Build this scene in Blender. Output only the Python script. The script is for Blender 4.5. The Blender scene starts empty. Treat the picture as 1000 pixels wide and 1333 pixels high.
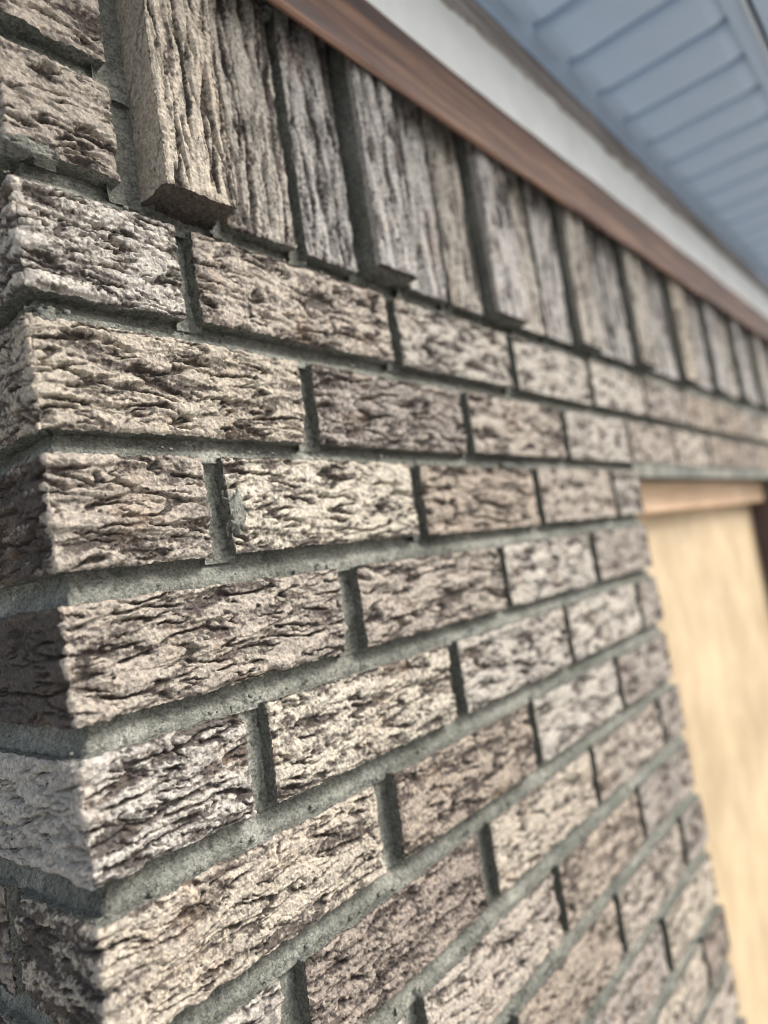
import bpy, math, random
import numpy as np

# ------------------------------------------------------------------ camera, sky, sun, exposure
scene = bpy.context.scene
C = scene.collection
GROUND = -1.90                      # ground level; z = 0 is the top of the third course, camera about 1.74 m up

cam_d = bpy.data.cameras.new('camera'); cam = bpy.data.objects.new('camera', cam_d); C.objects.link(cam)
from mathutils import Matrix, Vector
right = Vector((0.63986036, -0.75332261, -0.15193341))
down = Vector((-0.03531862, 0.1686681, -0.98503993))
fwd = Vector((0.76767917, 0.63565409, 0.08131772))
rot = Matrix((right, -down, -fwd)).transposed()
cam.matrix_world = Matrix.Translation((-0.1575, -0.3497, -0.1614)) @ rot.to_4x4()
cam_d.sensor_fit = 'HORIZONTAL'; cam_d.sensor_width = 36.0; cam_d.lens = 36.0 * 0.8916
cam_d.clip_start = 0.02; cam_d.clip_end = 3000
cam_d.dof.use_dof = True; cam_d.dof.focus_distance = 0.410; cam_d.dof.aperture_fstop = 3.9
scene.camera = cam

SUN_EL, SUN_AZ = math.radians(43), math.radians(146)     # azimuth measured from +Y towards +X
sd = Vector((math.sin(SUN_AZ) * math.cos(SUN_EL), math.cos(SUN_AZ) * math.cos(SUN_EL), math.sin(SUN_EL)))
world = bpy.data.worlds.new('World'); scene.world = world; world.use_nodes = True
wn = world.node_tree.nodes; wl = world.node_tree.links
bg = wn['Background']; sky = wn.new('ShaderNodeTexSky'); sky.sky_type = 'NISHITA'; sky.sun_disc = False
sky.sun_elevation = SUN_EL; sky.sun_rotation = SUN_AZ; sky.dust_density = 4.0; sky.air_density = 1.0
hs = wn.new('ShaderNodeHueSaturation'); hs.inputs['Saturation'].default_value = 0.62
wl.new(sky.outputs[0], hs.inputs['Color']); wl.new(hs.outputs[0], bg.inputs['Color']); bg.inputs['Strength'].default_value = 0.15
sun_d = bpy.data.lights.new('sun', 'SUN'); sun = bpy.data.objects.new('sun', sun_d); C.objects.link(sun)
sun_d.energy = 2.3; sun_d.angle = math.radians(24); sun_d.color = (1.0, 0.99, 0.98)
sun.rotation_euler = sd.to_track_quat('Z', 'Y').to_euler()
scene.view_settings.view_transform = 'Standard'; scene.view_settings.look = 'None'
scene.view_settings.gamma = 1.0; scene.view_settings.use_curve_mapping = False
scene.view_settings.exposure = 0.85
scene.cycles.filter_width = 1.0; scene.cycles.use_denoising = True
scene.cycles.max_bounces = 6; scene.cycles.diffuse_bounces = 3
random.seed(7)

# ------------------------------------------------------------------ numpy noise
_r = np.random.RandomState(11)
_perm = np.concatenate([_r.permutation(256)] * 3).astype(np.int64)
_ang = _r.rand(256) * 2 * np.pi; _gx, _gy = np.cos(_ang), np.sin(_ang)
def pn(x, y, s=0):
    x = x + (s * 37.17) % 211; y = y + (s * 19.73) % 197
    xi = np.floor(x); yi = np.floor(y); fx = x - xi; fy = y - yi
    xi = xi.astype(np.int64) & 255; yi = yi.astype(np.int64) & 255
    u = fx * fx * fx * (fx * (fx * 6 - 15) + 10); v = fy * fy * fy * (fy * (fy * 6 - 15) + 10)
    a = _perm[xi]; b = _perm[xi + 1]
    def g(h, dx, dy): return _gx[h] * dx + _gy[h] * dy
    n00 = g(_perm[a + yi], fx, fy); n10 = g(_perm[b + yi], fx - 1, fy)
    n01 = g(_perm[a + yi + 1], fx, fy - 1); n11 = g(_perm[b + yi + 1], fx - 1, fy - 1)
    return 1.5 * ((n00 + u * (n10 - n00)) * (1 - v) + (n01 + u * (n11 - n01)) * v)
def sm(t): t = np.clip(t, 0, 1); return t * t * (3 - 2 * t)

def bark(u, v, seed, style, stretch=1.0):
    """torn, bark-like brick face: relief in mm (0 = the top of the plates) and a tone 0..1"""
    k = seed; u0 = u; u = u / stretch
    rs = np.random.RandomState(int(seed * 101) % 100000); q = rs.rand(6)
    g = style
    jag = (.5 + .5 * g) * pn(u0 / 3.4, v / 2.8, k + .05) + .28 * pn(u0 / 1.6, v / 1.5, k + .06)
    wu = 5 * pn(u / 26, v / 12, k + .1) + 2.2 * jag
    wv = 2.2 * pn(u / 32, v / 14, k + .2) + 1.0 * pn(u / 9, v / 6, k + .3) + 1.25 * jag
    U = u + wu; V = v + wv
    # flat torn plates, stepping down in sharp little cliffs
    f = .85 + .5 * q[0]
    n1 = pn(U / (56 * f), V / (12 * f), k + .4) + .45 * pn(U / (22 * f), V / (5.6 * f), k + .5)
    t = n1 * (2.0 + .8 * q[1]) + .3
    fl = np.floor(t); fr = t - fl
    plate = fl + sm(fr / .08) * .92 + .08 * fr
    # lapping scales with an undercut lower lip
    ph = V / (10.5 + 4 * q[2]) + .9 * pn(u / 50, v / 26, k + .6)
    s = ph - np.floor(ph)
    amp = np.clip(.35 + 1.9 * pn(U / 30, V / 12, k + .7), 0, 1.8)
    saw = amp * 1.35 * (1 - s) ** 1.1 * sm(s / .05)
    # long dark tears between the plates
    c = np.abs(pn(U / 44, V / 8.6, k + .8)); m = sm(pn(u / 34, v / 12, k + .9) * 2.6 + .45 + .5 * (q[3] - .5))
    crack = -4.6 * m * np.exp(-(c / (.10 + .05 * m)) ** 4)
    c2 = np.abs(pn(U / 19, V / 5.2, k + 1.1)); m2 = sm(pn(u / 24, v / 14, k + 1.2) * 2.6 + .1)
    crack2 = -2.8 * m2 * np.exp(-(c2 / .13) ** 4)
    lump = pn(u0 / 5.5, v / 4.2, k + 1.3)
    grain = .32 * pn(u0 / 2.5, v / 2.1, k + 1.4) + .34 * pn(u0 / 1.3, v / 1.15, k + 1.5)
    pits = -1.5 * sm((pn(u0 / 3.4, v / 2.6, k + 1.6) - .42) / .16)
    h = (1 - .35 * g) * (1.2 * plate + saw + crack) + crack2 + (.08 + 1.0 * g) * lump + (.4 + 1.1 * g + .9 * sm(-(plate - .2) / 1.2)) * grain + (.25 + 1.4 * g) * pits
    h = h - np.percentile(h, 84)
    h = np.where(h > .3, .3 + (h - .3) * .4, h)
    h = np.clip(h * 1.1, -7.0, 1.5)
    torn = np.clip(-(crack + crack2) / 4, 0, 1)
    tone = .64 + .32 * pn(U / 52, V / 12, k + 1.7) + .36 * pn(U / 16, V / 4.6, k + 1.8) + .15 * np.clip(plate, -2, 1) + .26 * pn(u0 / 3.4, v / 2.6, k + 1.9) - .4 * torn - .25 * q[4] * g  # cracks and low plates toned darker: dark grit plus painted-in crevice shade
    return h, np.clip(tone, 0, 1)

# ------------------------------------------------------------------ materials
def mat(name):
    m = bpy.data.materials.new(name); m.use_nodes = True
    return m, m.node_tree.nodes, m.node_tree.links, m.node_tree.nodes['Principled BSDF']
def ramp(n, pts):
    r = n.new('ShaderNodeValToRGB'); e = r.color_ramp.elements
    while len(e) < len(pts): e.new(0.5)
    for el, (p, c) in zip(e, pts): el.position = p; el.color = (*c, 1) if len(c) == 3 else c
    return r
def noise(n, l, co, scale, detail=4, rough=.55, mapping=None):
    t = n.new('ShaderNodeTexNoise'); t.inputs['Scale'].default_value = scale
    t.inputs['Detail'].default_value = detail; t.inputs['Roughness'].default_value = rough
    if mapping is not None:
        mp = n.new('ShaderNodeMapping'); mp.inputs['Scale'].default_value = mapping
        l.new(co, mp.inputs['Vector']); co = mp.outputs[0]
    l.new(co, t.inputs['Vector']); return t
def mix(n, l, f, a, b, mode='MIX'):
    m = n.new('ShaderNodeMix'); m.data_type = 'RGBA'; m.blend_type = mode
    for sock, val in ((m.inputs['Factor'], f), (m.inputs['A'], a), (m.inputs['B'], b)):
        if isinstance(val, bpy.types.NodeSocket): l.new(val, sock)
        elif isinstance(val, (int, float)): sock.default_value = val
        else: sock.default_value = (*val, 1)
    # color sockets are the later A/B pair
    return m
def cmix(n, l, f, a, b, mode='MIX'):
    m = n.new('ShaderNodeMix'); m.data_type = 'RGBA'; m.blend_type = mode
    for sock, val in ((m.inputs[0], f), (m.inputs[6], a), (m.inputs[7], b)):
        if isinstance(val, bpy.types.NodeSocket): l.new(val, sock)
        elif isinstance(val, (int, float)): sock.default_value = val
        else: sock.default_value = (*val, 1)
    return m.outputs[2]
def bump(n, l, b, hgt, strength, dist, prev=None):
    k = n.new('ShaderNodeBump'); k.inputs['Strength'].default_value = strength; k.inputs['Distance'].default_value = dist
    l.new(hgt, k.inputs['Height'])
    if prev is not None: l.new(prev, k.inputs['Normal'])
    return k.outputs[0]

def brick_material():
    m, n, l, b = mat('torn_face_brick')
    tc = n.new('ShaderNodeTexCoord'); oi = n.new('ShaderNodeObjectInfo'); at = n.new('ShaderNodeAttribute'); at.attribute_name = 'tone'
    gm = n.new('ShaderNodeNewGeometry')
    off = n.new('ShaderNodeVectorMath'); off.operation = 'SCALE'; off.inputs[0].default_value = (1.3, 2.1, 0.7)
    ma = n.new('ShaderNodeMath'); ma.operation = 'MULTIPLY'; ma.inputs[1].default_value = 9.0
    l.new(oi.outputs['Alpha'], ma.inputs[0]); l.new(ma.outputs[0], off.inputs['Scale'])
    ad = n.new('ShaderNodeVectorMath'); ad.operation = 'ADD'; l.new(tc.outputs['Object'], ad.inputs[0]); l.new(off.outputs[0], ad.inputs[1])
    co = ad.outputs[0]
    # pale kiln skin over a dark manganese body; tone also carries painted crevice shade
    fine = noise(n, l, co, 330, 5, .72)
    ts = n.new('ShaderNodeMath'); ts.operation = 'MULTIPLY_ADD'; ts.inputs[1].default_value = 1.0
    l.new(fine.outputs['Fac'], ts.inputs[0]); l.new(at.outputs['Fac'], ts.inputs[2])
    tm = n.new('ShaderNodeMath'); tm.operation = 'MULTIPLY'; tm.inputs[1].default_value = .5; l.new(ts.outputs[0], tm.inputs[0])
    tr = ramp(n, [(.43, (0, 0, 0)), (.60, (1, 1, 1))]); l.new(tm.outputs[0], tr.inputs[0])
    body = cmix(n, l, .88, oi.outputs['Color'], (.040, .031, .027))
    col = cmix(n, l, tr.outputs[0], body, oi.outputs['Color'])
    # rusty and purple-grey patches
    p1 = noise(n, l, co, 26, 4, .6); r1 = ramp(n, [(.56, (0, 0, 0)), (.72, (1, 1, 1))]); l.new(p1.outputs['Fac'], r1.inputs[0])
    f1 = n.new('ShaderNodeMath'); f1.operation = 'MULTIPLY'; f1.inputs[1].default_value = .28; l.new(r1.outputs[0], f1.inputs[0])
    col = cmix(n, l, f1.outputs[0], col, (.27, .18, .115))
    p2 = noise(n, l, co, 45, 5, .7); r2 = ramp(n, [(.58, (0, 0, 0)), (.70, (1, 1, 1))]); l.new(p2.outputs['Fac'], r2.inputs[0])
    f2 = n.new('ShaderNodeMath'); f2.operation = 'MULTIPLY'; f2.inputs[1].default_value = .5; l.new(r2.outputs[0], f2.inputs[0])
    col = cmix(n, l, f2.outputs[0], col, (.105, .088, .082))
    # sand speckle, light and dark
    vo = n.new('ShaderNodeTexVoronoi'); vo.inputs['Scale'].default_value = 520; l.new(co, vo.inputs['Vector'])
    vr = ramp(n, [(.0, (.62, .62, .62)), (.5, (1, 1, 1)), (1, (1.5, 1.46, 1.4))])
    sx = n.new('ShaderNodeSeparateColor'); l.new(vo.outputs['Color'], sx.inputs[0]); l.new(sx.outputs[0], vr.inputs[0])
    col = cmix(n, l, .75, col, vr.outputs[0], 'MULTIPLY')
    d1 = noise(n, l, co, 230, 3, .6); dr = ramp(n, [(.66, (0, 0, 0)), (.72, (1, 1, 1))]); l.new(d1.outputs['Fac'], dr.inputs[0])
    col = cmix(n, l, dr.outputs[0], col, (.03, .026, .028))
    # lime bloom, few whitish scuffs
    w1 = noise(n, l, co, 19, 6, .7); wr = ramp(n, [(.66, (0, 0, 0)), (.78, (.6, .6, .6))]); l.new(w1.outputs['Fac'], wr.inputs[0])
    col = cmix(n, l, wr.outputs[0], col, (.55, .54, .53))
    l.new(col, b.inputs['Base Color']); b.inputs['Roughness'].default_value = .93
    b.inputs['Specular IOR Level'].default_value = .25
    g1 = noise(n, l, co, 900, 3, .7); g2 = noise(n, l, co, 330, 4, .65)
    k = bump(n, l, b, g2.outputs['Fac'], .6, .0013); k = bump(n, l, b, vo.outputs['Distance'], .5, .0008, k); k = bump(n, l, b, g1.outputs['Fac'], .6, .0007, k)
    l.new(k, b.inputs['Normal'])
    return m

def mortar_material():
    m, n, l, b = mat('grey_mortar')
    co = n.new('ShaderNodeTexCoord').outputs['Object']
    a = noise(n, l, co, 30, 6, .68); r = ramp(n, [(.3, (.105, .107, .092)), (.55, (.175, .177, .152)), (.75, (.275, .273, .240))]); l.new(a.outputs['Fac'], r.inputs[0])
    vo = n.new('ShaderNodeTexVoronoi'); vo.inputs['Scale'].default_value = 750; l.new(co, vo.inputs['Vector'])
    sx = n.new('ShaderNodeSeparateColor'); l.new(vo.outputs['Color'], sx.inputs[0])
    vr = ramp(n, [(.0, (.45, .45, .46)), (.5, (1, 1, 1)), (1, (1.6, 1.57, 1.5))]); l.new(sx.outputs[0], vr.inputs[0])
    st = noise(n, l, co, 8, 5, .65); sr = ramp(n, [(.33, (.62, .63, .62)), (.5, (1, 1, 1)), (.68, (1.32, 1.3, 1.26))]); l.new(st.outputs['Fac'], sr.inputs[0])
    col = cmix(n, l, .7, r.outputs[0], vr.outputs[0], 'MULTIPLY'); col = cmix(n, l, .85, col, sr.outputs[0], 'MULTIPLY')
    d = noise(n, l, co, 150, 4, .6); dr = ramp(n, [(.60, (0, 0, 0)), (.70, (.8, .8, .8))]); l.new(d.outputs['Fac'], dr.inputs[0])
    col = cmix(n, l, dr.outputs[0], col, (.045, .048, .045))
    l.new(col, b.inputs['Base Color']); b.inputs['Roughness'].default_value = .95; b.inputs['Specular IOR Level'].default_value = .2
    g = noise(n, l, co, 800, 3, .7); g2 = noise(n, l, co, 240, 4, .65)
    k = bump(n, l, b, g2.outputs['Fac'], .9, .0022); k = bump(n, l, b, g.outputs['Fac'], .7, .0009, k); l.new(k, b.inputs['Normal'])
    return m

def wood_material(name, c0, c1, c2, stretch=(1.2, 30, 30), rough=.6, knots=False):
    m, n, l, b = mat(name)
    co = n.new('ShaderNodeTexCoord').outputs['Object']
    w = noise(n, l, co, 3.2, 6, .62, stretch)
    r = ramp(n, [(.32, c0), (.52, c1), (.7, c2)]); l.new(w.outputs['Fac'], r.inputs[0])
    s = noise(n, l, co, 5, 4, .6); sr = ramp(n, [(.35, (.72, .70, .68)), (.65, (1.1, 1.1, 1.1))]); l.new(s.outputs['Fac'], sr.inputs[0])
    col = cmix(n, l, .8, r.outputs[0], sr.outputs[0], 'MULTIPLY')
    l.new(col, b.inputs['Base Color']); b.inputs['Roughness'].default_value = rough
    k = bump(n, l, b, w.outputs['Fac'], .35, .002); l.new(k, b.inputs['Normal'])
    return m

def plain_material(name, base, var=.12, rough=.5, scale=14, bumpd=.0006):
    m, n, l, b = mat(name)
    co = n.new('ShaderNodeTexCoord').outputs['Object']
    a = noise(n, l, co, scale, 6, .65)
    lo = tuple(c * (1 - var) for c in base); hi = tuple(min(1, c * (1 + var * .6)) for c in base)
    r = ramp(n, [(.3, lo), (.7, hi)]); l.new(a.outputs['Fac'], r.inputs[0])
    l.new(r.outputs[0], b.inputs['Base Color']); b.inputs['Roughness'].default_value = rough
    g = noise(n, l, co, 180, 4, .6); k = bump(n, l, b, g.outputs['Fac'], .3, bumpd); l.new(k, b.inputs['Normal'])
    return m

M_BRICK = brick_material(); M_MORTAR = mortar_material()
M_WOOD = wood_material('red_brown_stained_wood', (.036, .018, .012), (.115, .052, .030), (.26, .145, .083))
M_HEAD = wood_material('pale_orange_timber', (.48, .30, .175), (.58, .39, .24), (.64, .46, .31))
M_DARK = wood_material('dark_brown_post_wood', (.05, .03, .03), (.09, .055, .05), (.14, .09, .075), (30, 30, 1.2))
M_PLY = wood_material('pale_yellow_plywood', (.39, .29, .17), (.43, .33, .20), (.475, .375, .24), (4, 4, 2.2), .65)
M_WHITE = plain_material('white_painted_board', (.86, .865, .83), .12, .55, 9)
M_RAW = wood_material('weathered_bare_wood', (.16, .13, .11), (.31, .27, .24), (.50, .47, .43))
M_VINYL = plain_material('pale_blue_vinyl', (.43, .55, .71), .05, .38, 5, .0003)
M_GROUND = plain_material('dark_paving', (.30, .295, .28), .25, .9, 3, .003)
M_FASCIA = plain_material('white_metal_fascia', (.62, .70, .80), .05, .35, 5, .0003)
M_CONC = plain_material('grey_concrete', (.33, .32, .30), .25, .9, 3, .003)
M_ROOF = plain_material('dark_roofing', (.06, .06, .065), .3, .9, 30, .003)

# ------------------------------------------------------------------ mesh helpers
def mesh_np(name, verts, quads, material, smooth=True, tone=None):
    me = bpy.data.meshes.new(name)
    verts = np.asarray(verts, dtype=np.float32); quads = np.asarray(quads, dtype=np.int32)
    me.vertices.add(len(verts)); me.vertices.foreach_set('co', verts.ravel())
    me.loops.add(quads.size); me.loops.foreach_set('vertex_index', quads.ravel())
    me.polygons.add(len(quads)); me.polygons.foreach_set('loop_start', np.arange(0, quads.size, 4, dtype=np.int32))
    me.polygons.foreach_set('loop_total', np.full(len(quads), 4, dtype=np.int32))
    me.polygons.foreach_set('use_smooth', np.full(len(quads), smooth))
    if tone is not None:
        a = me.attributes.new('tone', 'FLOAT', 'POINT'); a.data.foreach_set('value', np.asarray(tone, dtype=np.float32))
    me.update(calc_edges=True); me.validate(); me.materials.append(material)
    return me
def link(name, me, parent=None, loc=(0, 0, 0), ploc=(0, 0, 0)):
    o = bpy.data.objects.new(name, me); C.objects.link(o)
    if parent is not None: o.parent = parent
    o.location = (loc[0] - ploc[0], loc[1] - ploc[1], loc[2] - ploc[2])
    return o
def tag(o, label, cat, group=None):
    o['label'] = label; o['category'] = cat
    if group: o['group'] = group
def grid_quads(nr, nc, base=0):
    i = np.arange(nr - 1)[:, None] * nc + np.arange(nc - 1)[None, :] + base
    return np.stack([i, i + 1, i + 1 + nc, i + nc], -1).reshape(-1, 4)
def box_np(boxes):
    V, Q = [], []
    for (x0, y0, z0, x1, y1, z1) in boxes:
        b = len(V)
        V += [(x0, y0, z0), (x1, y0, z0), (x1, y1, z0), (x0, y1, z0), (x0, y0, z1), (x1, y0, z1), (x1, y1, z1), (x0, y1, z1)]
        Q += [[b + q for q in f] for f in ((0, 3, 2, 1), (4, 5, 6, 7), (0, 1, 5, 4), (1, 2, 6, 5), (2, 3, 7, 6), (3, 0, 4, 7))]
    return np.array(V), np.array(Q)
def profile_x(pts, x0, x1, nx=2, closed=True, wob=0.0, seed=3):
    """extrude a y-z profile along x (with end caps as quad fans left open when nx > 2)"""
    pts = np.array(pts); xs = np.linspace(x0, x1, nx); k = len(pts)
    V = np.zeros((nx, k, 3)); V[:, :, 0] = xs[:, None]; V[:, :, 1] = pts[None, :, 0]; V[:, :, 2] = pts[None, :, 1]
    if wob:
        for j in range(k):
            V[:, j, 1] += wob * pn(xs * 9, np.full(nx, j * 1.7), seed); V[:, j, 2] += wob * pn(xs * 9, np.full(nx, j * 1.7 + 50), seed + 1)
    Q = []
    for i in range(nx - 1):
        for j in range(k if closed else k - 1):
            a = i * k + j; bq = i * k + (j + 1) % k
            Q.append([a, bq, bq + k, a + k])
    V = V.reshape(-1, 3)
    return V, np.array(Q)

FOCAL = 0.8916 * 768
CAMP = np.array((-0.1575, -0.3497, -0.1614)); FW = np.array(fwd)
def depth_of(x, y, z): return float((np.array((x, y, z)) - CAMP) @ FW)
def res_for(x, y, z):
    d = depth_of(x, y, z)
    if d < .1: return .004
    r = d / FOCAL * 1000                      # mm per pixel
    r = r * (1.08 if d < .5 else 1.35 if d < .6 else 1.8 if d < .75 else 2.6)
    return max(.575, r) / 1000

# ------------------------------------------------------------------ the brick wall
WALL = bpy.data.objects.new('brick_wall', None); C.objects.link(WALL); WALL.location = (0, 0, GROUND)
tag(WALL, 'rough torn-face brown and buff brick wall corner with grey recessed mortar', 'wall')
WL = (0, 0, GROUND)
SKIRT = np.array([.0008, .002, .0045, .007, .010, .013, .017, .022])

def brick_mesh(nu, nv, Lu, Hv, seed, style, upright=False, wrap=None, skirt=SKIRT, amp=1.0, proud=0, ret_dark=0.0):
    """face grid in (u, v); wrap = (w_return) makes a corner brick that continues round x=0 to +y"""
    if wrap: us = np.linspace(-wrap, Lu, nu)
    else: us = np.linspace(0, Lu, nu)
    vs = np.linspace(0, Hv, nv)
    U, V = np.meshgrid(us, vs)
    um, vm = U * 1000, V * 1000
    h, tone = bark(um + 300, vm, seed, style, 1.9 if upright else 1.0)
    lo = -wrap if wrap else 0.0
    dl = (U - lo) * 1000; dr = (Lu - U) * 1000; db = vm; dt = (Hv - V) * 1000
    chip = 1.3 * pn(um / 9, vm / 9, seed + 5.1) + .7 * pn(um / 3.5, vm / 3.5, seed + 5.2)
    d = np.minimum(np.minimum(dl, dr), np.minimum(db, dt)) + chip
    e = np.clip(d / 3.2, 0, 1)
    big = sm((pn(um / 26, vm / 26, seed + 5.3) - .28) * 4) * np.clip(1 - np.minimum(np.minimum(dl, dr), np.minimum(db, dt)) / 7, 0, 1)
    h = h * (.35 + .65 * np.clip(d / 5.0, 0, 1)) - 1.9 * (1 - e) ** 2 - 2.6 * big
    if wrap:                                              # the arris itself is worn smoother
        a = np.clip(np.abs(um + 2 * pn(vm / 7, vm * 0, seed + 8.1)) / 8, 0, 1)
        h = h * (.35 + .65 * sm(a)) - .5 * (1 - a) - 3.4 * sm((pn(vm / 9, um / 14, seed + 8.2) - .02) * 3) * np.clip(1 - np.abs(um) / 7, 0, 1)
        tone = np.clip(tone + .2 * (1 - a) - ret_dark * sm((-um - 1) / 5), 0, 1)
    h = h * .001 * amp
    if wrap:
        rc = .0035; a0 = rc * math.pi / 4
        ang = np.clip(U / a0, -1, 1)
        th = (ang + 1) * math.pi / 4                      # 0 on the return, pi/2 on the front
        nx, ny = -np.cos(th), -np.sin(th)
        ext = np.where(U > a0, U - a0, 0); exr = np.where(U < -a0, -U - a0, 0)
        bx = np.where(U < -a0, 0, np.where(U > a0, rc + ext, rc + rc * nx))
        by = np.where(U > a0, 0, np.where(U < -a0, rc + exr, rc + rc * ny))
    else:
        bx, by = U, np.zeros_like(U); nx = np.zeros_like(U); ny = -np.ones_like(U)
    X, Y, Z = bx + nx * h, by + ny * h, V.copy()
    # ragged outline
    jz = .0011 * pn(um / 16, vm / 30, seed + 6.1) + .0004 * pn(um / 3, vm / 30, seed + 6.2)
    jx = .0010 * pn(um / 30, vm / 14, seed + 6.3) + .0004 * pn(um / 30, vm / 3, seed + 6.4)
    Z = Z + jz * np.where(np.minimum(db, dt) < 6, 1, 0); X = X + jx * np.where(np.minimum(dl, dr) < 6, 1, 0) * (by < 1e-6)
    verts = [np.stack([X, Y, Z], -1).reshape(-1, 3)]; tones = [tone.reshape(-1)]
    quads = [grid_quads(nv, nu)]; mids = [np.zeros(len(quads[0]), dtype=np.int32)]
    idx = np.arange(nv * nu).reshape(nv, nu)
    loop = np.concatenate([idx[0, :-1], idx[:-1, -1], idx[-1, :0:-1], idx[:0:-1, 0]])
    B = np.stack([bx, by, Z], -1).reshape(-1, 3)[loop]; F = verts[0][loop]
    umf, vmf = um.reshape(-1)[loop], vm.reshape(-1)[loop]
    prev = loop; base = nv * nu; k = len(loop)
    for di, dep in enumerate(skirt):
        P = F.copy()
        if wrap:
            P[:, 0] = np.maximum(F[:, 0], dep + .0005); P[:, 1] = np.maximum(F[:, 1], 0) * 1.0
            P[:, 0] = np.where(B[:, 0] < dep, np.maximum(dep, F[:, 0]), F[:, 0]); P[:, 1] = np.where(B[:, 1] < dep, np.maximum(dep, F[:, 1]), F[:, 1])
        else:
            P[:, 1] = np.maximum(F[:, 1], 0) * 0 + dep + .3 * np.maximum(F[:, 1], 0)
        nz = .0007 * pn(umf / 4 + dep * 130, vmf / 4 + dep * 210, seed + 7.1) + .0005 * pn(umf / 1.7 + dep * 400, vmf / 1.7, seed + 7.3)
        cv = Hv / 2; cu = Lu / 2
        P[:, 2] += nz
        if proud: P[:, 0] += np.where(umf < 1, 1, 0) * (.0016 * pn(vmf / 6 + dep * 90, dep * 260 + vmf * 0, seed + 7.5) + .0012 * pn(vmf / 2.5 + dep * 200, dep * 500 + vmf * 0, seed + 7.6)) * min(1, dep / .004)
        if not wrap: P[:, 0] += nz
        verts.append(P); tones.append(np.clip((np.where(umf < 1, .05, .8) if upright else .5) + .4 * pn(umf / 6 + dep * 300, vmf / 6, seed + 7.2), 0, 1))
        cur = np.arange(base, base + k); nxt = np.roll(np.arange(k), -1)
        quads.append(np.stack([prev, cur, cur[nxt], prev[nxt]], -1)); prev = cur; base += k
        mids.append(np.full(k, 1 if (di >= 2 and not proud) or (proud == 2 and di >= 4) else 0, dtype=np.int32))
    Vv = np.concatenate(verts); T = np.concatenate(tones); Q = np.concatenate(quads)
    if upright:                                           # stand the brick on end: u -> z, v -> -x order kept by mirroring
        Vv = np.stack([Hv - Vv[:, 2], Vv[:, 1], Vv[:, 0]], -1)
    me = mesh_np('brick', Vv, Q, M_BRICK, True, T); me.materials.append(M_MORTAR)
    me.polygons.foreach_set('material_index', np.concatenate(mids))
    return me

TINTS = dict(ash=(.325, .308, .285), cream=(.400, .361, .295), buff=(.345, .304, .246), pink=(.305, .268, .224), grey=(.33, .304, .262),
             brown=(.265, .224, .180), dark=(.225, .190, .158), plum=(.252, .224, .194), lgrey=(.375, .348, .306))
def rnd_tint(): return random.choice(['buff', 'pink', 'brown', 'brown', 'plum', 'grey', 'pink', 'dark', 'dark'])
nb = [0]
def put_brick(x0, z0, Lu, Hv, tint=None, style=None, upright=False, wrap=None, y=0.0, axis='front', amp=1.0, skirt=SKIRT, proud=0, ret_dark=0.0):
    nb[0] += 1; seed = nb[0] * 3.37
    tint = tint or rnd_tint(); style = random.random() ** 2 * .9 if style is None else style
    w, h_ = (Hv, Lu) if upright else (Lu, Hv)
    if axis == 'front':
        r = min(res_for(x0, 0, z0 + h_ * .5), res_for(x0 + w, 0, z0 + h_ * .5))
        # rows that the photograph does not reach stay coarse
        lowest = -.37 - .62 * x0 - .04
        if z0 + h_ < lowest or x0 > 2.4: r = .006
    else: r = .004
    tot = Lu + (wrap or 0)
    nu = max(6, int(tot / r)); nv = max(5, int(Hv / r))
    me = brick_mesh(nu, nv, Lu, Hv, seed, style, upright, wrap, skirt, amp, proud, ret_dark)
    o = link('soldier_brick' if upright else 'brick', me, WALL, (x0, y, z0), WL)
    c = np.array(TINTS[tint]) * random.uniform(.92, 1.08)
    o.color = (*c, random.random())
    if not wrap: o.rotation_euler = (random.uniform(-.008, .008), random.uniform(-.005, .005), random.uniform(-.005, .005))
    return o

PITCH = .0783
rowT = {2: .0766, 3: -.0005, 4: -.0758, 5: -.156, 6: -.2339, 7: -.3137, 8: -.3925}
rowB = {2: .0147, 3: -.0622, 4: -.1382, 5: -.2166, 6: -.2957, 7: -.375, 8: -.4525}
for r in range(9, 20): rowT[r] = rowT[8] - (r - 8) * PITCH; rowB[r] = rowT[r] - .0612
for r in (1, 0): rowT[r] = rowT[2] + (2 - r) * .0800; rowB[r] = rowT[r] - .0618
rowB[1] = .0955; rowT[1] = .1570; rowB[0] = .1735; rowT[0] = .2350; rowB[-1] = .2505; rowT[-1] = .3020
LAST = 19
def jamb(r): return .857 + (0 if r % 2 == 0 else -.010) + max(0, (-rowT[r] - .2)) * .045
XS = {  # measured brick edges per course (m)
    2: [(0, .1009), (.1140, .3132), (.3259, .5232), (.5386, .7387)],
    3: [(0, .1930), (.2080, .4093), (.4209, .6297), (.6415, .8463)],
    4: [(0, .0987), (.1151, .3108), (.3255, .5305), (.5450, .7516)],
    5: [(0, .2034), (.2240, .4312), (.4443, .6514)],
    6: [(0, .1037), (.1217, .3217), (.3381, .5483), (.5605, .7697)],
    7: [(0, .2080), (.2310, .4372), (.4538, .6605)],
    8: [(0, .1050), (.1242, .3214), (.3454, .5527), (.5662, .7720)],
}
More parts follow.
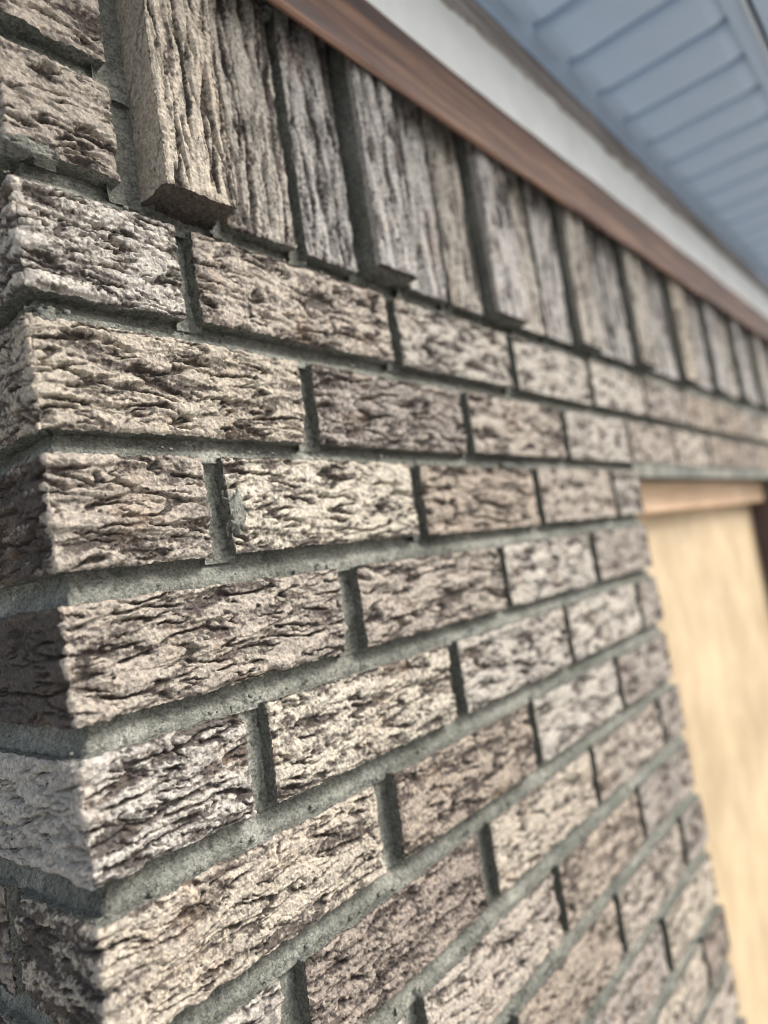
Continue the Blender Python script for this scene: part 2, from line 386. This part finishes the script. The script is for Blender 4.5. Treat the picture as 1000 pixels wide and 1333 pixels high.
TI = {(-1, 0): 'brown', (0, 0): 'pink', (1, 0): 'pink', (2, 0): 'lgrey', (2, 1): 'pink', (2, 2): 'grey', (2, 3): 'grey',
      (3, 0): 'buff', (3, 1): 'plum', (3, 2): 'pink', (3, 3): 'grey', (4, 0): 'pink', (4, 1): 'cream', (4, 2): 'brown', (4, 3): 'pink', (4, 4): 'grey',
      (5, 0): 'pink', (5, 1): 'pink', (5, 2): 'grey', (5, 3): 'plum', (6, 0): 'lgrey', (6, 1): 'cream', (6, 2): 'grey', (6, 3): 'grey', (6, 4): 'plum',
      (7, 0): 'buff', (7, 1): 'brown', (7, 2): 'grey', (7, 3): 'plum', (8, 0): 'grey', (8, 1): 'dark', (8, 2): 'buff', (8, 3): 'pink', (8, 4): 'plum',
      (9, 0): 'grey', (9, 1): 'pink', (9, 2): 'brown', (9, 3): 'plum', (10, 1): 'dark', (10, 2): 'brown', (10, 3): 'pink'}
STY = {(2, 0): .5, (4, 0): .1, (4, 1): 0, (3, 0): .15, (5, 0): .1, (6, 0): .5, (6, 1): .45, (7, 0): .35, (8, 1): .8, (7, 1): .5, (1, 0): 0, (0, 0): 0, (3, 1): .55, (2, 1): .2}
heads = []                 # head joints: (x_left, x_right, zb, zt)
beds = []                  # bed joints: (zb, zt, x_end)
R_END = 3.1
for r in range(-1, LAST + 1):
    zb, zt = rowB[r], rowT[r]
    if r in XS: xs = list(XS[r])
    elif r <= 1: xs = [(0, .0665)]
    elif r % 2 == 1: xs = [(0, .2065), (.2285, .4345), (.4510, .6570)]
    else: xs = [(0, .1045), (.1225, .3225), (.3420, .5500), (.5650, .7720)]
    if r > 8: j = random.uniform(-.004, .004); xs = [xs[0]] + [(a + j, b + j) for a, b in xs[1:]]
    if r in (2, 3):
        x = xs[-1][1] + .0125
        while x < R_END:
            w = .2035 + random.uniform(-.004, .004); xs.append((x, x + w)); x += w + .0125
    elif r >= 4:
        a = xs[-1][1] + .014; xs.append((a, jamb(r)))
    ret = .100 if r % 2 == 1 else .205
    for i, (a, b) in enumerate(xs):
        z_j = random.uniform(-.0008, .0008); y_j = random.uniform(-.0012, .0012)
        if i == 0: put_brick(0, zb, b, zt - zb, TI.get((r, 0)), STY.get((r, 0)), wrap=ret, ret_dark={3: .2, 4: .45, 5: 1.0, 6: -.45, 7: .25, 8: .3}.get(r, .1))
        else: put_brick(a, zb + z_j, b - a, zt - zb, TI.get((r, i)), STY.get((r, i)), y=y_j)
        if i + 1 < len(xs): heads.append((b, xs[i + 1][0], zb, zt))
    # right-hand pier beyond the opening
    if 4 <= r:
        for a, b in ([(1.95, 2.15), (2.165, 2.37)] if r % 2 else [(1.95, 2.05), (2.065, 2.27)]):
            put_brick(a, zb, b - a, zt - zb)
    # return wall: bricks after the corner brick
    yy = ret + .014
    for q in range(2):
        rr_ = .0016 if q == 0 and 2 <= r <= 9 else .004
        me = brick_mesh(int(.203 / rr_), int(.0612 / rr_), .203, zt - zb, 900 + r * 7.7 + q, .2)
        o = link('brick', me, WALL, (0, yy + .203, zb), WL); o.rotation_euler = (0, 0, -math.pi / 2)
        o.color = (*TINTS[rnd_tint()], random.random()); yy += .217

# soldier course: every third brick stands proud
SOLD = [.0865, .2915, .4915, .719, .945, 1.180, 1.414, 1.648, 1.880, 2.110, 2.340, 2.570, 2.800, 3.03]
S0, S1 = .0905, .3015
def rise(x): return np.maximum(0, x - .45) * .015
PROUD = .018
ST = ['buff', 'grey', 'ash', 'ash', 'ash', 'grey', 'ash', 'grey', 'ash', 'grey', 'ash', 'ash', 'grey', 'ash', 'ash']
k = 0
for i in range(len(SOLD) - 1):
    a, p = SOLD[i], SOLD[i + 1] - SOLD[i]
    w = (p - 3 * .0085) / 3
    for q in range(3):
        x0 = a + q * (w + .0085)
        if i == 0: x0 = (.0865, .149, .2225)[q]; ww = (.0535, .0625, .0575)[q]
        elif i == 1: x0 = (.2915, .3545, .4245)[q]; ww = (.0525, .0620, .0575)[q]
        else: ww = w
        zr = rise(x0); dz = random.uniform(-.0015, .0015)
        put_brick(x0, S0 + zr + dz, S1 - S0 + .006 + max(0, x0 - .45) * .006, ww, ST[k % len(ST)], .0 if q == 0 else .08, upright=True,
                  y=-(PROUD if i < 2 else .0165 if i == 2 else .012) - random.uniform(0, .002) if q == 0 else random.uniform(-.001, .002),
                  skirt=np.concatenate([SKIRT, [.025, .028, .032, .040]]) if q == 0 else SKIRT, proud=(1 if i == 0 else 2) if q == 0 else 0)
        heads.append((x0 + ww, x0 + ww + .0115, S0 + zr - .002, S1 + zr + .004 + max(0, x0 - .45) * .006))
        k += 1
heads.append((.064, .090, S0, S1))

# mortar: one part, tooled strips in every joint
MV, MQ = [], []; mo = [0]
def add_grid(X, Y, Z):
    nr, nc = X.shape
    MV.append(np.stack([X, Y, Z], -1).reshape(-1, 3)); MQ.append(grid_quads(nr, nc, mo[0])); mo[0] += nr * nc
def s_samples(s0, s1):
    out = [s0]
    while out[-1] < s1:
        s = out[-1]
        out.append(s + (.0011 if -.12 < s < .33 else .002 if s < .62 and s > -.12 else .006))
    return np.array(out)
def bed(zb, zt, s0, s1, seed, rise_fn=None, d_lo=.0085, d_hi=.0150, fine=True):
    ss = s_samples(s0, s1) if fine else np.arange(s0, s1 + .006, .006)
    nt = 13 if fine else 5
    lo, hi = zb - .0022, zt + .003
    S, T = np.meshgrid(ss, np.linspace(0, 1, nt)); um = S * 1000
    Z = lo + (hi - lo) * T
    if rise_fn is not None: Z = Z + T * rise_fn(np.clip(S, 0, 9))
    vm = Z * 1000
    d = d_lo + (d_hi - d_lo) * sm((T - .12) / .7)
    d = d + .0014 * pn(um / 45, vm / 20, seed) + .0007 * pn(um / 12, vm / 5, seed + 1) + .0010 * pn(um / 80, vm / 2.0, seed + 2) * sm(.5 + pn(um / 60, vm / 40, seed + 6) * 2) \
        + .0005 * pn(um / 2.8, vm / 2.6, seed + 3) + .0017 * sm((pn(um / 5, vm / 4, seed + 4) - .45) / .2)
    d = np.maximum(d, .0012)
    D0, rr = .008, .005; a0 = rr * math.pi / 4             # tooled round the corner
    th = (np.clip(S / a0, -1, 1) + 1) * math.pi / 4; nx, ny = -np.cos(th), -np.sin(th)
    bx = np.where(S < -a0, D0, D0 + np.where(S > a0, rr + S - a0, rr + rr * nx))
    by = np.where(S > a0, D0, D0 + np.where(S < -a0, rr - S - a0, rr + rr * ny))
    add_grid(bx + nx * (D0 - d), by + ny * (D0 - d), Z)
order = sorted(r for r in range(-1, LAST + 1))
for n_, r in enumerate(order):
    if r == LAST: bed(rowB[r] - .016, rowB[r], -.5, jamb(r), 50 + r, fine=False); continue
    zt, zb = rowB[r], rowT[r + 1]
    if r <= 0: xe = .075
    elif r == 1: xe = R_END
    elif r == 2: xe = R_END
    elif r == 3: xe = R_END
    else: xe = min(jamb(r), jamb(r + 1)) - .004
    if r == 1: bed(zb, S0, -.5, xe, 50 + r, rise)
    elif r == 3:
        bed(zb, zt, -.5, .85, 50 + r); 
        ss = np.arange(.85, R_END, .006); S, T = np.meshgrid(ss, np.linspace(0, 1, 5)); add_grid(S, .004 + .001 * pn(S * 60, T * 3, 4.4), (zb - .009) + (zt + .003 - zb + .009) * T)
    else: bed(zb, zt, -.5, xe, 50 + r, fine=r < 15)
    if r >= 4:                                              # right-hand pier
        ss = np.arange(1.945, 2.4, .01); S, T = np.meshgrid(ss, np.linspace(0, 1, 3)); add_grid(S, .007 + 0 * S, zb - .002 + (zt - zb + .004) * T)
for hseed, (xa, xb, zb, zt) in enumerate(heads):
    fine = xa < .7
    stp = .0011 if xa < .35 else .002 if fine else .006
    ns = max(3, int((zt - zb + .008) / stp)); nt = 14 if fine else 5
    T, Zp = np.meshgrid(np.linspace(0, 1, nt), np.linspace(zb - .004, zt + .004, ns))
    X = xa - .003 + (xb - xa + .006) * T; um, vm = X * 1000, Zp * 1000; sd_ = 300 + hseed * 1.3
    d = .0125 + .0025 * (1 - (2 * T - 1) ** 2) * 0 + .0016 * pn(um / 15, vm / 30, sd_) + .0007 * pn(um / 1.8, vm / 45, sd_ + 1) \
        + .0005 * pn(um / 2.6, vm / 2.8, sd_ + 2) + .0015 * sm((pn(um / 5, vm / 5, sd_ + 3) - .42) / .2)
    d = d - .0045 * np.clip(np.abs(2 * T - 1) - .72, 0, 1) / .28
    add_grid(X, d, Zp)
V = np.concatenate(MV); V[:, 2] -= 0
me = mesh_np('mortar', V, np.concatenate(MQ), M_MORTAR, True)
mort = link('mortar', me, WALL, (0, 0, 0), WL)
# squeezed-out crumbs and smears lying in the joints
CV, CQ, cb = [], [], 0
rc_ = np.random.RandomState(5)
def crumb(cx, cy, cz, s, sx=1.0, sy=1.0, sz=1.0):
    global cb
    a = np.linspace(0, 2 * np.pi, 9)[:-1]; rings = np.linspace(-1.2, 1.2, 5)
    P = np.array([[np.cos(t) * np.cos(q), np.sin(t) * np.cos(q), np.sin(q)] for q in rings for t in a])
    P = P * (1 + .35 * (rc_.rand(len(P), 1) - .5)) * s * np.array((sx, sy, sz)) + (cx, cy, cz)
    CV.append(P)
    for i in range(4):
        for j in range(8): CQ.append([cb + i * 8 + j, cb + i * 8 + (j + 1) % 8, cb + (i + 1) * 8 + (j + 1) % 8, cb + (i + 1) * 8 + j])
    cb += len(P)
for r in range(1, 12):
    z = rowT[r + 1] if r + 1 in rowT else 0
    for q in range(26):
        x = rc_.rand() * .6; s = .0006 + .0011 * rc_.rand() ** 2
        crumb(x, .004 + .004 * rc_.rand(), z + .001 + .006 * rc_.rand(), s, 1.4)
def smear(x0, x1, z0, z1, thick, seed, yb=0.0):
    """a thin dab of mortar left on a brick edge"""
    global cb
    n_ = 34
    A, Bz = np.meshgrid(np.linspace(-1, 1, n_), np.linspace(-1, 1, n_))
    X = (x0 + x1) / 2 + (x1 - x0) / 2 * A; Z = (z0 + z1) / 2 + (z1 - z0) / 2 * Bz
    rr = np.hypot(A, Bz) + .35 * pn(A * 2.2, Bz * 2.2, seed) + .2 * pn(A * 5, Bz * 5, seed + 1)
    t = thick * sm((1 - rr) / .5) + .0005 * pn(A * 9, Bz * 9, seed + 2) + .0003 * pn(A * 20, Bz * 20, seed + 3)
    Y = yb + .006 * sm((rr - .8) / .3) - t
    CV.append(np.stack([X, Y, Z], -1).reshape(-1, 3))
    for f in grid_quads(n_, n_, cb): CQ.append(list(f))
    cb += n_ * n_
smear(-.002, .030, .0900, .1010, .0025, 1.7, .0015)
smear(.1135, .1270, -.1260, -.0960, .0010, 2.9, .0)
smear(.004, .020, -.006, .006, .0025, 3.3, .003)
smear(.2120, .2400, .2900, .3060, .0040, 4.1, .004)
smear(.470, .500, -.078, -.070, .002, 5.2, .004)
cr = link('mortar_crumbs', mesh_np('mortar_crumbs', np.concatenate(CV), np.array(CQ), M_MORTAR, True), WALL, (0, 0, 0), WL); cr['kind'] = 'stuff'

# the body of the wall behind the face
bv, bq = box_np([(.016, .016, -1.5, .85, .24, .36), (.8505, .016, -.078, R_END, .24, .39), (1.955, .016, -1.5, R_END, .24, -.0785), (.0165, .2405, -1.5, .24, .60, .36)])
link('wall_core', mesh_np('wall_core', bv, bq, M_MORTAR, False), WALL, (0, 0, 0), WL)
bv, bq = box_np([(-.012, -.012, GROUND - .05, .86, .25, -1.5), (.8601, -.012, GROUND - .05, R_END, .25, -1.502), (-.0121, .2501, GROUND - .05, .25, .60, -1.503)])
link('foundation', mesh_np('foundation', bv, bq, M_CONC, False), WALL, (0, 0, 0), WL)

# ------------------------------------------------------------------ ground
gv = np.array([(-600, -600, GROUND), (600, -600, GROUND), (600, 600, GROUND), (-600, 600, GROUND)])
g = link('ground', mesh_np('ground', gv, np.array([[0, 1, 2, 3]]), M_GROUND, False)); g['kind'] = 'structure'

# ------------------------------------------------------------------ boarded opening
OP = bpy.data.objects.new('boarded_opening', None); C.objects.link(OP); OP.location = (1.4, .08, -1.49); OL = (1.4, .08, -1.49)
tag(OP, 'pale yellow boarded opening with orange timber head under the brick lintel', 'boarded opening')
v, q = box_np([(.8515, .085, -1.49, 1.953, .100, -.080)])
link('plywood_sheet', mesh_np('plywood_sheet', v, q, M_PLY, False), OP, (0, 0, 0), OL)
v, q = profile_x([(.050, -.0815), (.050, -.134), (.0525, -.1375), (.0845, -.1375), (.0845, -.0815)], .8515, 1.953, 60, True, .0004)
link('head_timber', mesh_np('head_timber', v, q, M_HEAD, False), OP, (0, 0, 0), OL)
v, q = box_np([(1.922, .030, -1.49, 1.9525, .0845, -.1385)])
link('side_post', mesh_np('side_post', v, q, M_DARK, False), OP, (0, 0, 0), OL)

# ------------------------------------------------------------------ timber strip and white board above the soldiers
X0, X1 = -.30, R_END
def lift(me_v):
    me_v[:, 2] += np.maximum(0, me_v[:, 0] - .45) * .021
    return me_v
v, q = profile_x([(.012, .3085), (-.0190, .3085), (-.0195, .2735), (-.0215, .2712), (-.0238, .2712), (-.0258, .2740), (-.0262, .2850), (-.0260, .3000), (-.0268, .3130), (-.0268, .3400), (-.0240, .3435), (.012, .3450)], X0, X1, 600, True, .0011)
o = link('wood_strip', mesh_np('wood_strip', lift(v), q, M_WOOD, False), None); tag(o, 'dark red-brown stained wood strip covering the tops of the upright bricks', 'wood trim')
v, q = profile_x([(.045, .3300), (.003, .3300), (.0, .3330), (.0, .4700), (.003, .4730), (.045, .4730)], X0, X1, 240, True, .0008, 9)
FR = bpy.data.objects.new('white_board', None); C.objects.link(FR); FR.location = (0, 0, .3515); FL = (0, 0, .3515)
tag(FR, 'white painted board with peeling top edge between wood strip and soffit', 'trim board')
WB = [(.045, .3300), (.003, .3300), (.0, .3330), (.0, .4780), (.003, .4810), (.045, .4810)]
for i_, (xa, xb, dy) in enumerate(((X0, .9790, 0), (.9815, X1, .0012))):
    v, q = profile_x([(y_ + dy, z_) for y_, z_ in WB], xa, xb, 140, True, .0009, 9 + i_)
    link('board', mesh_np('board', lift(v), q, M_WHITE, False), FR, (0, 0, 0), FL)
# ragged bare edge where the paint has come away
xs_ = np.arange(X0, X1, .004); nx_ = len(xs_)
edge = .4760 - .010 * np.abs(pn(xs_ * 14, xs_ * 0 + .3, 2)) - .008 * np.abs(pn(xs_ * 55, xs_ * 0 + .7, 3)) - .004
V = np.zeros((nx_, 4, 3)); V[:, :, 0] = xs_[:, None]
V[:, 0, 1:] = np.stack([np.full(nx_, .004), edge + .002], 1); V[:, 1, 1:] = np.stack([np.full(nx_, -.0035), edge], 1)
V[:, 2, 1] = -.0045 - .002 * pn(xs_ * 30, xs_ * 0, 6); V[:, 2, 2] = .5080; V[:, 3, 1] = .004; V[:, 3, 2] = .5080
V = V.reshape(-1, 3)
Q = np.array([[i * 4 + j, i * 4 + j + 1, (i + 1) * 4 + j + 1, (i + 1) * 4 + j] for i in range(nx_ - 1) for j in range(3)])
link('bare_edge', mesh_np('bare_edge', lift(V), Q, M_RAW, False), FR, (0, 0, 0), FL)

# ------------------------------------------------------------------ soffit
SO = bpy.data.objects.new('soffit', None); C.objects.link(SO); SO.location = (0, 0, .5); SL = (0, 0, .5)
tag(SO, 'pale blue ribbed vinyl soffit panels under the eave above the wall', 'soffit')
ZS, PW = .500, .1075
x = .5800 - PW * 9
pan = None
y_in, y_out = -.0270, -.2255
prof = [(-.0535, .016), (-.0475, .016), (-.0450, .008), (-.0420, .0030), (-.0360, .0002), (-.02, -.0012), (0, -.0015), (.02, -.0012), (.0360, .0002), (.0420, .0030), (.0450, .008), (.0475, .016), (.0540, .016)]
ny = 9
V = []
for iy, t in enumerate(np.linspace(0, 1, ny)):
    yy = y_in + (y_out - y_in) * t
    for px, pz in prof:
        fall = 0 if 0 < iy < ny - 1 else .006
        V.append((px, yy, pz + fall))
V = np.array(V); kk = len(prof)
Q = np.array([[i * kk + j, i * kk + j + 1, (i + 1) * kk + j + 1, (i + 1) * kk + j] for i in range(ny - 1) for j in range(kk - 1)])
pm = mesh_np('soffit_panel', V, Q, M_VINYL, False)
while x < X1 - .06:
    cx = x + PW / 2
    link('soffit_panel', pm, SO, (cx, 0, ZS + max(0, cx - .45) * .021), SL)
    x += PW
def strip(name, prof_, m_, nx=40):
    v_, q_ = profile_x(prof_, X0 - .2, X1, nx, True, .0003)
    return link(name, mesh_np(name, lift(v_), q_, m_, False), SO, (0, 0, 0), SL)
strip('wall_channel', [(-.0046, .5090), (-.0060, .5120), (-.0265, .5120), (-.0285, .5160), (-.0285, .5200), (-.0046, .5200)], M_VINYL)
strip('edge_channel', [(-.2230, .4965), (-.2430, .4955), (-.2430, .5250), (-.2410, .5250), (-.2410, .5150), (-.2230, .5150)], M_VINYL)
strip('drip_edge', [(-.2440, .4900), (-.2500, .4880), (-.2500, .5200), (-.2440, .5200)], M_FASCIA)
strip('fascia', [(-.2560, .4860), (-.2800, .4850), (-.2800, .6500), (-.2560, .6500)], M_VINYL)
strip('roof_deck', [(-.30, .6520), (-.30, .6700), (.75, 1.02), (.75, .99)], M_ROOF)
strip('soffit_backing', [(.0, .5300), (-.2550, .5300), (-.2550, .5340), (.0, .5340)], M_VINYL)
